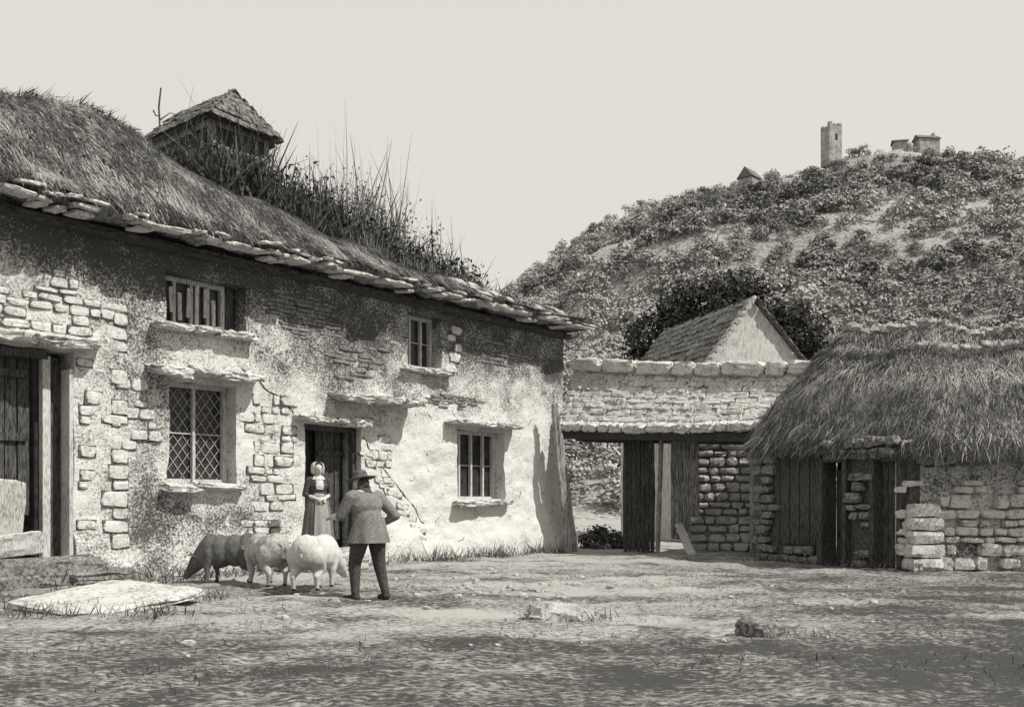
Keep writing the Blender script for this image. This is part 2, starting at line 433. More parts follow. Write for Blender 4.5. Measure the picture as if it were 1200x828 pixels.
gl.append(box((-7.72,.62,1.55),(1.5,.02,2.55)))  # dark sheet standing in for the unlit interior behind the doorway
for i in range(4): wd.append(box((-7.25-.16*i, .48+.02*(i%2), 1.65),(.15,.05,2.3)))
wl.append(box((-8.38,.2,1.55),(.07,.14,2.5))); wd.append(box((-7.07,.2,1.55),(.09,.14,2.5)))
wd.append(box((-7.72,.2,2.78),(1.24,.13,.09)))
wd.append(box((-7.45,.43,2.3),(.7,.04,.1)))
gl.append(box((-13.95,.55,2.05),(1.9,.02,3.3)))  # same dark sheet for the unlit space behind the left door
for i in range(7): wd.append(box((-14.75+.19*i,.42+.015*(i%2),2.35),(.17,.05,2.55)))
for zz in (1.35,2.3,3.3): wd.append(box((-14.2,.37,zz),(1.25,.05,.12)))
wl.append(box((-13.36,.22,2.0),(.12,.14,3.2))); wd.append(box((-13.18,.32,2.0),(.13,.06,3.2)))
wl.append(box((-13.06,.1,1.9),(.06,.3,3.0)))
wd.append(box((-14.1,.2,3.6),(1.5,.14,.12)))
quad_mesh("window_frames", wl, M['wood_l'], house)
quad_mesh("panes_and_dark_backings", gl, M['glass_and_backing'], house)
quad_mesh("plank_doors", wd, M['wood_d'], house)
quad_mesh("glazing_bars_and_shutters", wm, M['wood_l'], house)
quad_mesh("half_door_boards", [block((-14.25,.05,1.1),(1.0,.05,1.1),rot=(.15,.04,0),jit=.2,T=T4,p=12), block((-13.95,-.05,.62),(.9,.06,.35),rot=(.2,-.1,0),jit=.2,T=T4,p=12)], M['wood_l'], house)
quad_mesh("stone_bench", [block((-14.3,-.42,.2),(2.9,.7,.42),T=T4,jit=.08), block((-12.9,-.55,.1),(1.0,.7,.22),T=T4,jit=.1)], M['stoned'], house)
quad_mesh("stone_doorstep", [block((-8.85,-.8,.15),(1.5,1.6,.33),T=T4,jit=.05,p=14), block((-7.72,-.12,.2),(1.3,.5,.3),T=T4,jit=.06)], M['stoneg'], house)

# ---- thatch
rt = [-17.3,-13.6,-12.66,-12.0,-11.4,-10.5,-9.8,-7.74,-4.2,-.8,-.2,.12]; rzv = [8.3,8.55,8.72,8.88,8.88,8.65,8.35,7.95,7.3,6.75,6.4,6.1]
def roof(t, wv, lift=0):
    rz = np.interp(t, rt, rzv)
    ev = 6.02 + .09*fnoise(t*1.2, 0, 3)
    if wv <= 1:
        y = -.72 + 3.74*wv; pr = .5*wv+.5*math.sin(wv*math.pi/2)
    else:
        u = 2-wv; y = 3.02 + 3.8*(1-u); pr = .5*u+.5*math.sin(u*math.pi/2)
    zz = ev + (rz-ev)*pr
    amp = .24*ss(0,.15,wv)
    zz += amp*fnoise(t*.9, wv*2.4, 5) + .09*fnoise(t*2.6, wv*5, 6) + lift
    return (t, y, zz)
def grid_quads(f, A, B):
    P = np.array([[f(a, b) for a in A] for b in B])
    return np.stack([P[:-1,:-1], P[:-1,1:], P[1:,1:], P[1:,:-1]], 2).reshape(-1,4,3)
def eave_under(t, v):
    a = roof(t, 0)
    return (t, a[1]+.02+.62*v+.03*fnoise(t*5,v,0), a[2]-.16*min(1,v*6)-.02+.04*fnoise(t*4, 2, 2))
A = np.arange(-17.3, .13, .12); B = np.linspace(0, 2, 46)
def end_cap(t0):
    def f(s, wv):
        p = roof(t0, wv); return (t0, p[1], 5.8 + (p[2]-5.8)*s)
    return grid_quads(f, np.linspace(0,1,4), np.linspace(0,2,24))
quad_mesh("thatch_roof", [grid_quads(roof, A, B), grid_quads(eave_under, A, np.linspace(0,1,6)), end_cap(A[-1]), end_cap(-17.3)], M['thatch'], house, smooth=True, weld=True)
def strands(n, surf, ar, wr, ln, wdt, mat, name, parent, lift=.03, aside=.12, clump=0):
    base=[]; dr=[]; sd=[]
    while len(base) < n:
        a = RR.uniform(*ar); wv = RR.uniform(*wr)
        if clump and fnoise(a*1.4, wv*5, clump) < RR.uniform(-.35,.25): continue
        p = np.array(surf(a, wv)); e = .04
        q = np.array(surf(a, max(wr[0]-.02, wv-e))); s = np.array(surf(min(a+.05,ar[1]+.05), wv))-p
        d = q-p
        if np.linalg.norm(d) < 1e-5: continue
        d /= np.linalg.norm(d); s /= max(np.linalg.norm(s),1e-6)
        nn = np.cross(s, -d); nn /= max(np.linalg.norm(nn),1e-6)
        if nn[2] < 0: nn = -nn
        base.append(p + nn*lift*RR.uniform(.3,1)); dr.append(d + s*RR.gauss(0,aside) + nn*RR.uniform(-.02,.08)); sd.append(s)
    base=np.array(base); dr=np.array(dr); sd=np.array(sd); m=len(base)
    q = blades(base, dr, rng.uniform(*ln,m), rng.uniform(*wdt,m), rng.normal(0,.05,(m,3))+np.array([0,0,-.05]), side=sd)
    return quad_mesh(name, [q], mat, parent)
strands(11000, roof, (-17,.0), (.02,1.05), (.15,.55), (.008,.026), M['straw_d'], "thatch_straw_dark", house, aside=.26, clump=3, lift=.07)
strands(6500, roof, (-17,.0), (.02,1.05), (.15,.5), (.007,.02), M['straw_l'], "thatch_straw_light", house, aside=.2, clump=9)
strands(7000, roof, (-17,.0), (.0,1.1), (.15,.5), (.008,.022), M['straw_m'], "thatch_straw_mid", house, lift=.05, aside=.22)
strands(2000, roof, (-17,.0), (.0,.05), (.10,.34), (.008,.022), M['straw_d'], "thatch_eave_fringe", house, lift=.04, aside=.5, clump=5)
ev=[]; x=-17.2
while x < .1:
    ww = RR.uniform(.15,.62)
    if RR.random()<.9: ev.append(block((x+ww/2, -.60+RR.uniform(-.09,.06), 5.85+RR.uniform(-.04,.04)), (ww-.02,.5,RR.uniform(.04,.08)), rot=(.12,RR.uniform(-.10,.10),RR.uniform(-.1,.1)), jit=.25))
    if RR.random()<.5: ev.append(block((x+ww/2+.15, -.72+RR.uniform(-.09,.06), 5.93+RR.uniform(-.03,.04)), (ww*.8,.35,.05), rot=(.2,RR.uniform(-.14,.14),RR.uniform(-.2,.2)), jit=.25))
    if RR.random()<.4: ev.append(block((x+ww/2, -.45, 5.77), (ww*.7,.45,.06), rot=(.1,RR.uniform(-.09,.09),0), jit=.2))
    x += ww*RR.uniform(.85,1.05)
quad_mesh("eave_slates", ev, M['slab'], house)
sl=[]
for wv in np.arange(.04,.34,.05):
    x=-5.2+wv*6
    while x < -.1:
        ww=RR.uniform(.2,.5); p=roof(x+ww/2,wv)
        if RR.random()<.5: sl.append(block((p[0],p[1],p[2]+.03),(ww,.3,.05),rot=(.65,RR.uniform(-.08,.08),RR.uniform(-.1,.1)),jit=.2))
        x+=ww
quad_mesh("roof_slates", sl, M['stoneg'], house)
quad_mesh("wall_plate", [box((-8.4,-.12,5.68),(17.1,.2,.12))], M['beam_d'], house)

# ---- roof turret
tur = empty("roof_turret"); tur.parent = house; tur.location=(-8.05,4.1,0)
q=[]
a,b = 1.35, 2.5
for i in range(9): q.append(box((-a/2+a*(i+.5)/9, -b/2, 8.35+RR.uniform(-.02,.02)),(a/9-.02,.05+.02*(i%2),2.4)))
for i in range(15): q.append(box((-a/2, -b/2+b*(i+.5)/15, 8.35+RR.uniform(-.02,.02)),(.05+.02*(i%2),b/15-.02,2.4)))
q.append(box((0,.03,8.3),(a-.1,b-.1,2.3)))
quad_mesh("turret_boards", q, M['wood_d'], tur)
quad_mesh("turret_posts", [box((sx*a/2,sy*b/2,8.35),(.13,.13,2.4)) for sx in (-1,1) for sy in (-1,1)]+[box((0,-b/2-.05,8.95),(a,.05,.1)),box((-a/2-.05,0,8.95),(.05,b,.1)),
    box((0,-b/2-.04,9.45),(a+.1,.06,.16)),box((-a/2-.04,0,9.45),(.06,b+.1,.16))], M['wood_m'], tur)
hx,hy = a/2+.24, b/2+.32
ze,zr=9.5,10.42
rl=1.3
c4=[(-hx,-hy,ze),(hx,-hy,ze-.08),(hx,hy,ze),(-hx,hy,ze+.03)]; r1=(0,-rl+.3,zr-.02); r2=(0,rl,zr+.08)
quad_mesh("turret_roof", [np.array([[c4[0],c4[1],r1,r1],[c4[1],c4[2],r2,r1],[c4[2],c4[3],r2,r2],[c4[3],c4[0],r1,r2],[c4[0],c4[3],c4[2],c4[1]]])], M['slate'], tur)
def slope_slates(p00,p10,p01,p11,rows,wd_,th,jit=.15,out=.02,slope=None):
    res=[]
    p00,p10,p01,p11=[Vector(v) for v in (p00,p10,p01,p11)]
    for r in range(rows):
        v=(r+.4)/rows
        A_=p00.lerp(p01,v); B_=p10.lerp(p11,v); Ln=(B_-A_).length
        if Ln<.05: continue
        ex=(B_-A_).normalized(); up=((p01+p11)/2-(p00+p10)/2); hgt=up.length/rows; ey=(up-ex*up.dot(ex)).normalized(); ez=ex.cross(ey)
        if ez.z<0: ez=-ez
        s=RR.uniform(-wd_*.5,0)
        while s<Ln:
            ww=wd_*RR.uniform(.5,1.5); s0=max(s,-.05); s1=min(s+ww,Ln+.05)
            if s1-s0>.06:
                c=A_+ex*((s0+s1)/2)+ez*(out+RR.uniform(0,.03))+ey*RR.uniform(-.2,.2)*hgt
                V,F=T2; rr=(np.abs(V)**8).sum(1)**(1/8); P=V/rr[:,None]*np.array([(s1-s0-.012)/2,hgt*.62,th/2])
                P+=rng.normal(0,1,P.shape)*th*jit
                R3=np.array([list(ex),list(ey),list(ez)]).T
                P=P@rotm(-math.radians(RR.uniform(2,9)),0,RR.uniform(-.06,.06)).T@R3.T+np.array(c)
                res.append(P[F])
            s+=ww
    return res
ts = slope_slates(c4[3],c4[0],r2,r1,6,.28,.035)+slope_slates(c4[0],c4[1],r1,r1,6,.28,.035)+slope_slates(c4[1],c4[2],r1,r2,6,.3,.035)
quad_mesh("turret_slates", ts, M['slate'], tur)
crack("turret_finial", [[(-.5,1.2,9.9),(-.52,1.22,10.5),(-.48,1.2,10.95)],[(-.5,1.2,10.2),(-.3,1.1,10.4),(-.2,1.0,10.35)],[(-.5,1.2,10.3),(-.5,1.4,10.35),(-.5,1.5,10.5)]], tur, M['wood_d'], .018)

# ---- weeds on the roof
def plantbed(name, n, tr, yr, zfun, ln, wdt, mat, parent, lean=.25, bend=.18, lo=.35):
    t=rng.uniform(*tr,n); y=rng.uniform(*yr,n)
    cl=np.array([fnoise(a_*1.6,b_*1.6,77) for a_,b_ in zip(t,y)]); sc=np.clip(.8+1.0*cl,lo,1.1)
    base=np.array([(a_,b_,zfun(a_,b_)) for a_,b_ in zip(t,y)])
    d=np.stack([rng.normal(0,lean,n),rng.normal(0,lean,n),np.ones(n)],1)
    return quad_mesh(name,[blades(base,d,rng.uniform(*ln,n)*sc,rng.uniform(*wdt,n),rng.normal(0,bend,(n,3)))],mat,parent,
                     tones=[np.repeat(rng.uniform(-.3,.3,n)[None,:],3,0).reshape(-1)])
def roofz(t,y):
    wv=(y+.72)/3.74
    return roof(t,min(1.9,max(0,wv)))[2]-.06
weeds = empty("roof_weeds"); weeds.location=(1.36,25,0); weeds.rotation_euler=(0,0,HA)
plantbed("tall_weeds_by_turret", 1500, (-9.5,-6.2),(1.3,3.1), roofz, (.5,1.35),(.02,.06), M['leaf_d'], weeds, bend=.32, lo=.5)
plantbed("ridge_weeds", 1500, (-6.8,-.8),(2.0,3.4), roofz, (.4,1.3),(.02,.055), M['leaf_d'], weeds, bend=.32, lo=.5)
plantbed("slope_weeds", 1500, (-6.4,-.1),(.3,2.6), roofz, (.15,.6),(.015,.04), M['leaf_m'], weeds)
plantbed("reeds", 260, (-5.6,-3.0),(2.6,3.6), roofz, (1.5,2.9),(.02,.045), M['reed_l'], weeds, lean=.15, lo=.6)
plantbed("reeds_mid", 300, (-7.2,-4.4),(2.6,3.5), roofz, (.9,1.8),(.02,.045), M['leaf_m'], weeds, lean=.2, lo=.5)
plantbed("reeds_short", 420, (-4.4,-.4),(2.4,3.4), roofz, (.6,1.7),(.018,.04), M['leaf_m'], weeds, lean=.2, lo=.5)
plantbed("left_weeds", 90, (-10.6,-9.5),(2.6,3.3), roofz, (.2,.45),(.02,.05), M['leaf_d'], weeds)
def leafheads(name,n,tr,yr,hr,r,size,mat,parent,zf,k=30):
    C=[]
    for _ in range(n):
        t_=RR.uniform(*tr); y_=RR.uniform(*yr); c=np.array([t_,y_,zf(t_,y_)+RR.uniform(*hr)])
        o=rng.normal(0,1,(k,3)); C.append(c+o*r*np.array([1,1,1.3])*.5)
    C=np.concatenate(C); return quad_mesh(name,[leaf_quads(C,rng.uniform(size*.5,size,len(C)))],mat,parent,tones=[rng.uniform(-.3,.3,len(C))])
leafheads("leafy_weeds",190,(-9.2,-1.0),(1.7,3.1),(.1,.8),.3,.09,M['leaf_d'],weeds,roofz)
leafheads("leafy_weeds_pale",110,(-6.2,-1.6),(2.6,3.4),(.6,1.8),.35,.07,M['reed_l'],weeds,roofz,k=18)

# ------------------------------------------------------------------ leaning corner post
cp = empty("leaning_corner_post")
def beam_between(p,q_,s):
    p,q_=Vector(p),Vector(q_); d=(q_-p); c=(p+q_)/2
    R3=np.array(d.to_track_quat('Z','Y').to_matrix()); V,F=T4
    r=(np.abs(V)**9).sum(1)**(1/9); P=V/r[:,None]*np.array([s[0]/2,s[1]/2,d.length/2]); P=P+rng.normal(0,.008,P.shape)
    P=P@R3.T+np.array(c); return P[F]
quad_mesh("post", [beam_between((1.08,23.9,3.8),(1.45,24.0,-.05),(.16,.18)), beam_between((1.2,24.1,3.1),(1.62,24.3,-.05),(.15,.16))], M['wood_m'], cp)

# ------------------------------------------------------------------ GATEWAY
gate = empty("slate_roofed_gateway")
GL=Vector((1.35,25.0,0)); GR=Vector((5.75,21.9,0)); gx=(GR-GL).normalized(); gy=Vector((-gx.y,gx.x,0))
if gy.y<0: gy=-gy
GLn=(GR-GL).length
def gp(a,b,z): 
    v=GL+gx*(a*GLn)+gy*b; return (v.x,v.y,z)
def sag(a): return -.10*math.sin(a*math.pi)
e0,e1,t0,t1=3.32,3.06,5.0,4.42
AM=1.16
gs=[]
nseg=7
f=lambda a,l,r: l+(r-l)*a+sag(a)*.6
for i in range(nseg):
    a0,a1=i/nseg*AM,(i+1)/nseg*AM
    gs+=slope_slates(gp(a0,-.25,f(a0,e0,e1)),gp(a1,-.25,f(a1,e0,e1)),gp(a0,.75,f(a0,t0,t1)),gp(a1,.75,f(a1,t0,t1)),10,.5,.085,jit=.14)
quad_mesh("roof_slates", gs, M['slab'], gate)
core=[]
for i in range(nseg):
    a0,a1=i/nseg*AM,(i+1)/nseg*AM
    P=[gp(a0,-.25,f(a0,e0,e1)-.02),gp(a1,-.25,f(a1,e0,e1)-.02),gp(a1,.75,f(a1,t0,t1)-.03),gp(a0,.75,f(a0,t0,t1)-.03)]
    Bk=[gp(a0,1.7,f(a0,e0,e1)),gp(a1,1.7,f(a1,e0,e1))]
    core.append(np.array([P,[P[3],P[2],Bk[1],Bk[0]],[P[0],Bk[0],Bk[1],P[1]]]))
quad_mesh("roof_core", core, M['mortar'], gate)
cop=[]
a=-.01
ang=math.atan2(gx.y,gx.x)
while a<AM:
    ww=RR.uniform(.09,.22); am=a+ww/2
    cop.append(block(gp(am,.66,f(am,t0,t1)+.04+RR.uniform(-.02,.02)),(ww*GLn-.05,.5,.34),rot=(0,math.atan2(t0-t1,GLn)+RR.uniform(-.03,.03),ang),jit=.08,T=T4,p=7))
    a+=ww
a=-.01
while a<AM:
    ww=RR.uniform(.05,.14); am=a+ww/2
    cop.append(block(gp(am,-.32,f(am,e0,e1)+.0+RR.uniform(-.02,.02)),(ww*GLn-.03,.4,.20),rot=(.25,math.atan2(e0-e1,GLn)+RR.uniform(-.05,.05),ang),jit=.14,T=T4,p=7))
    a+=ww
quad_mesh("coping_stones", cop, M['stone'], gate)
quad_mesh("timber_lintel", [beam_between(gp(-.02,-.1,e0-.22),gp(1.05,-.1,e1-.26),(.26,.24)), beam_between(gp(-.02,.9,e0-.25),gp(1.05,.9,e1-.29),(.24,.24))], M['beam_d'], gate)
pl=[];pd=[]
for i in range(7):
    a=.30+.024*i; pd.append(beam_between(gp(a,.5,0),gp(a,.5,2.95+RR.uniform(-.05,.05)),(.11,.05)))
for i in range(7):
    a=.53+.020*i; pl.append(beam_between(gp(a,.75+.02*(i%2),.35 if i<5 else 0.9),gp(a,.75,2.95),(.095,.05)))
quad_mesh("gate_leaf_dark", pd, M['wood_d'], gate)
quad_mesh("gate_leaf", pl, M['wood_m'], gate)
quad_mesh("gate_post", [beam_between(gp(.49,.3,0),gp(.51,.3,3.0),(.09,.09)), beam_between(gp(.985,.0,0),gp(.985,.0,3.0),(.2,.2))], M['wood_m'], gate)
quad_mesh("leaning_plank", [beam_between(gp(.68,.1,0),gp(.57,.6,.75),(.22,.05))], M['wood_l'], gate)
iw=empty("yard_stone_wall",(4.75,25.0,0),math.atan2(-.5,2.6))
quad_mesh("wall_stones", masonry(0,2.8,0,3.9,lambda x,z:0,h=(.16,.26),w=(.25,.6),thick=.3,mort=False,prob=1), M['stone'], iw)
quad_mesh("wall_core",[box((1.4,.22,1.95),(2.9,.3,3.9))],M['stoneg'],iw)

# ------------------------------------------------------------------ RIGHT BARN
cot = empty("thatched_stone_barn")
BA=Vector((5.50,21.0,0)); BB=Vector((7.34,17.5,0)); bx=(BB-BA).normalized(); bang=math.atan2(bx.y,bx.x)
side=empty("side_wall"); side.parent=cot; side.location=BA; side.rotation_euler=(0,0,bang)
Lb=(BB-BA).length
bop={'1':(1.9,2.5,0,2.1),'2':(3.25,3.8,.05,2.1)}
def bsk(cx,cz,ww,hh): return any(a<cx+ww/2-.05 and cx-ww/2+.05<b and c<cz+hh/2 and cz-hh/2<d for a,b,c,d in bop.values()) or (.55<cx<1.9 and cz>.45)
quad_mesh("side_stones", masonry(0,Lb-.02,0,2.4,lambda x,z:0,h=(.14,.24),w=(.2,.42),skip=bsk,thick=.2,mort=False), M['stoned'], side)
quad_mesh("side_core", [box((.95,.25,1.2),(1.9,.3,2.4)),box((2.87,.25,1.2),(.72,.3,2.4)),box((3.9,.25,1.2),(.15,.3,2.4))], M['mortar'], side)
quad_mesh("side_planks", [box((.6+.145*i,.03+.02*(i%2),1.35),(.13,.06,1.9)) for i in range(9)], M['wood_d'], side)
quad_mesh("door_posts", [box((1.88,.02,1.1),(.13,.16,2.2),rot=(0,.02,0)),box((2.52,.02,1.1),(.10,.16,2.2)),box((3.2,.02,1.1),(.10,.16,2.2)),box((3.84,.02,1.1),(.10,.16,2.2)),
     box((2.2,.02,2.15),(.5,.15,.11)),box((3.52,.02,2.15),(.5,.15,.11))], M['wood_d'], side)
quad_mesh("door_boards", [box((3.33+.15*i,.2,1.05),(.13,.05,2.0)) for i in range(4)]+[box((2.0+.16*i,.4,1.0),(.14,.05,1.9)) for i in range(2)], M['wood_d'], side)
quad_mesh("dark_interior", [box((2.2,.6,1.1),(.9,.02,2.3)),box((3.5,.6,1.1),(.9,.02,2.3))], M['glass_and_backing'], side)
endw=empty("end_wall"); endw.parent=cot; endw.location=BB; endw.rotation_euler=(0,0,.06)
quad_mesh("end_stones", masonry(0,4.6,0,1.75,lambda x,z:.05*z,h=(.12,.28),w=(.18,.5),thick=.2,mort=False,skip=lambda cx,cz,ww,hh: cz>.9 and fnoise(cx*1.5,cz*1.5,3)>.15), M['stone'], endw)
quad_mesh("end_core", [box((2.3,.28,1.2),(4.6,.3,2.5))], M['wall'], endw, tones=[np.full(6,.6)])
quad_mesh("quoin_pier", [block((.28,-.12,.13+.25*i),(.62-.02*i+(.08 if i%2 else 0),.42,.24),jit=.07) for i in range(5)], M['stone'], endw)
E1=Vector((5.22,21.2,2.55)); E2=Vector((7.78,16.95,2.24)); E3=Vector((13.2,17.3,2.35)); R1=Vector((7.95,21.8,5.30)); R2=Vector((14.2,20.6,5.05))
B1=Vector((7.0,25.5,2.6)); B2=Vector((14,25,2.6))
def eavec(a):
    k=.42
    if a<k: p=E1.lerp(E2,a/k)
    else: p=E2.lerp(E3,(a-k)/(1-k))
    dd=max(0,1-abs(a-k)/.10); return p+Vector((-.1,.35,0))*dd*dd*.5
def barn(a,wv):
    e=eavec(a); r=R1.lerp(R2,max(0,(a-.12)/.88))
    pr=.6*wv+.4*math.sin(wv*math.pi/2)
    x_=e.x+(r.x-e.x)*wv; y_=e.y+(r.y-e.y)*wv; z_=e.z+(r.z-e.z)*pr
    z_+=.20*fnoise(x_*.9,y_*.9,3)*ss(0,.2,wv)+.09*fnoise(x_*3,y_*3,z_*3)
    return (x_,y_,z_)
def barnback(a,wv):
    e=B1.lerp(B2,a); r=Vector(barn(a,1)); p=e.lerp(r,wv); return (p.x,p.y,p.z)
def barnleft(a,wv):
    e=B1.lerp(E1,a); r=R1; p=e.lerp(r,wv); z_=p.z+.25*math.sin(math.pi*wv)
    if a>.99: return barn(0,wv)
    return (p.x,p.y,z_)
U=np.linspace(0,1,60)
def bunder(a,v):
    e=barn(a,0); d=Vector((.7,.4,0)) if a<.42 else Vector((0,.7,0))
    return (e[0]+d.x*v,e[1]+d.y*v,e[2]-.26*min(1,v*5)+.04*fnoise(e[0]*4,e[1]*4,v))
quad_mesh("thatch", [grid_quads(barn,U,np.linspace(0,1,36)),grid_quads(barnback,U,np.linspace(0,1,12)),grid_quads(barnleft,np.linspace(0,1,16),np.linspace(0,1,20)),grid_quads(bunder,U,np.linspace(0,1,6))], M['thatch'], cot)
for nm,mt,n,lf in (("dark",'straw_d',8000,.06),("light",'straw_l',5000,.05),("mid",'straw_m',5000,.06)):
    strands(n, barn,(0,.95),(.0,1.0),(.15,.55),(.006,.019),M[mt],"barn_straw_"+nm,cot,lift=lf,aside=.28,clump=0 if nm=="mid" else (7 if nm=="light" else 13))
    strands(300, barnleft,(.2,.95),(.0,.95),(.2,.5),(.006,.018),M[mt],"barn_straw_left_"+nm,cot,lift=lf,aside=.3)
strands(2600, barn,(0,.95),(-.01,.05),(.12,.42),(.007,.02),M['straw_d'],"barn_fringe",cot,lift=.03,aside=.35)
strands(1200, barn,(0,.95),(.66,.70),(.15,.32),(.007,.02),M['straw_d'],"barn_tier_fringe",cot,lift=.10,aside=.3)
rl_=[]
for i in range(34):
    a=(i+.5)/34*.95+.03; p=barn(a,.99); rl_.append(block((p[0],p[1]+.1,p[2]+.06),(.36,.55,.22),rot=(.2,RR.uniform(-.1,.1),-.2+RR.uniform(-.2,.2)),jit=.16,p=4))
    if a>.35 and RR.random()<.7:
        p=barn(a,.72); rl_.append(block((p[0],p[1],p[2]+.02),(.34,.22,.08),rot=(.6,RR.uniform(-.15,.15),RR.uniform(-.3,.3)),jit=.2,p=4))
quad_mesh("ridge_turf", rl_, M['straw_l'], cot)
n=900
bs=np.array([tuple(Vector(barn(RR.uniform(.05,.97),RR.choice((.98,.98,.72))))+Vector((RR.uniform(-.2,.2),RR.uniform(-.1,.2),.08))) for _ in range(n)])
quad_mesh("ridge_grass",[blades(bs,np.stack([rng.normal(0,.5,n),rng.normal(0,.3,n),np.ones(n)],1),rng.uniform(.08,.32,n),rng.uniform(.01,.025,n),rng.normal(0,.2,(n,3)))],M['straw_d'],cot)

# ------------------------------------------------------------------ white gable cottage behind
gc=empty("whitewashed_cottage",(8.15,31,0),.33)
hw=2.15; ez_,az=5.5,7.95; Ld=6.0
quad_mesh("walls",[np.array([[(-hw,0,0),(hw,0,0),(hw,0,ez_),(-hw,0,ez_)],[(-hw,0,ez_),(hw,0,ez_),(-.25,0,az),(-.25,0,az)],
   [(-hw,0,0),(-hw,0,ez_),(-hw,Ld,ez_),(-hw,Ld,0)],[(hw,0,0),(hw,Ld,0),(hw,Ld,ez_),(hw,0,ez_)],[(-hw,Ld,0),(-hw,Ld,ez_),(hw,Ld,ez_),(hw,Ld,0)],[(-hw,Ld,ez_),(-.25,Ld,az),(-.25,Ld,az),(hw,Ld,ez_)]])],M['gable'],gc)
q=slope_slates((-hw-.35,-.2,ez_-.35),(-hw-.35,Ld,ez_-.35),(-.25,-.2,az+.05),(-.25,Ld,az+.05),12,.35,.05)
q+=slope_slates((hw+.3,-.2,ez_-.3),(hw+.3,Ld,ez_-.3),(-.25,-.2,az+.05),(-.25,Ld,az+.05),12,.35,.05)
quad_mesh("slates",q,M['slate'],gc)
quad_mesh("verge_stones",[block((-hw-.2+(hw-.05)*(i+.5)/11,-.12,ez_-.2+(az-ez_+.2)*(i+.5)/11+.08),(.3,.3,.14),rot=(0,-.9,0),jit=.15) for i in range(11)],M['stoneg'],gc)

# ------------------------------------------------------------------ trees behind
def tree(name, base, h, clumps, nleaf, size, mat, tone=0):
    e=empty(name, base)
    q=[]
    def limb(p,q_,r0,r1):
        p,q_=np.array(p,float),np.array(q_,float); d=q_-p; d/=np.linalg.norm(d); s=np.cross(d,[.3,.9,.1]); s/=np.linalg.norm(s); t=np.cross(d,s)
        A_=np.linspace(0,2*math.pi,8); rows=[]
        for fct in np.linspace(0,1,5):
            c=p+(q_-p)*fct+np.array([.06*math.sin(fct*5),.05*math.cos(fct*4),0])*h*.1; r=r0+(r1-r0)*fct
            rows.append(c+np.cos(A_)[:,None]*s*r+np.sin(A_)[:,None]*t*r)
        for a_,b_ in zip(rows[:-1],rows[1:]): q.append(np.stack([a_[:-1],a_[1:],b_[1:],b_[:-1]],1))
    limb((0,0,-.1),(0,0,h*.5),h*.035,h*.02)
    for c in clumps: limb((0,0,h*RR.uniform(.3,.5)),tuple(np.array(c[:3])*.95),h*.016,h*.005)
    quad_mesh("trunk_and_limbs",q,M['wood_d'],e,smooth=True,weld=True)
    C=[];O=[];T=[]
    for cx,cy,cz,r in clumps:
        k=int(nleaf*r*r)
        sc=rng.normal(0,1,(int(14*r)+5,3)); sc/=np.linalg.norm(sc,axis=1,keepdims=True); sc*=rng.uniform(.55,1.0,(len(sc),1))
        i=rng.integers(0,len(sc),k); o=sc[i]*r+rng.normal(0,.16*r+.05,(k,3))
        C.append(np.array([cx,cy,cz])+o*np.array([1,1,.85])); O.append(o/r); T.append((rng.normal(0,.22,len(sc)))[i]+tone)
    C=np.concatenate(C);O=np.concatenate(O);T=np.concatenate(T)
    quad_mesh("crown",[leaf_quads(C,rng.uniform(size*.6,size*1.3,len(C)),O,.8)],mat,e,tones=[T])
    return e
tree("ivy_clad_tree",(8.4,38,0),9.5,[(-3.1,0,6.7,1.2),(-2.3,0,8.1,1.35),(-1.1,0,9.1,1.45),(.3,.2,9.3,1.5),(1.8,0,9.0,1.4),(2.9,0,8.1,1.3),(3.7,0,7.0,1.3),(4.2,0,5.8,1.1),(0,.5,7.4,1.7),(1.8,.4,7.1,1.5),(-3.9,0,5.5,1.2)],1000,.13,M['leaf_d'],.2)
tree("elder_bush",(5.5,33.5,0),6,[(0,0,5.5,.8),(-.7,0,4.9,.9),(.6,0,5.9,.7),(-.3,.3,4.3,1.1),(.9,.2,5.0,1)],800,.11,M['leaf_d'])

def bush(name,c,r,n,size,mat,sq=.8,tone=0):
    sc=rng.normal(0,1,(26,3)); sc/=np.linalg.norm(sc,axis=1,keepdims=True); sc[:,2]=np.abs(sc[:,2]); sc*=rng.uniform(.5,1,(26,1))
    i=rng.integers(0,26,n); o=sc[i]*r+rng.normal(0,.15*r,(n,3)); o[:,2]=np.abs(o[:,2])*sq
    return quad_mesh(name,[leaf_quads(np.array(c)+o,rng.uniform(size*.6,size*1.3,n),o/r,.5)],mat,None,tones=[rng.normal(0,.2,26)[i]+tone])
bush("gateway_bush",(2.55,26.3,0),.7,2200,.07,M['leaf_d'])

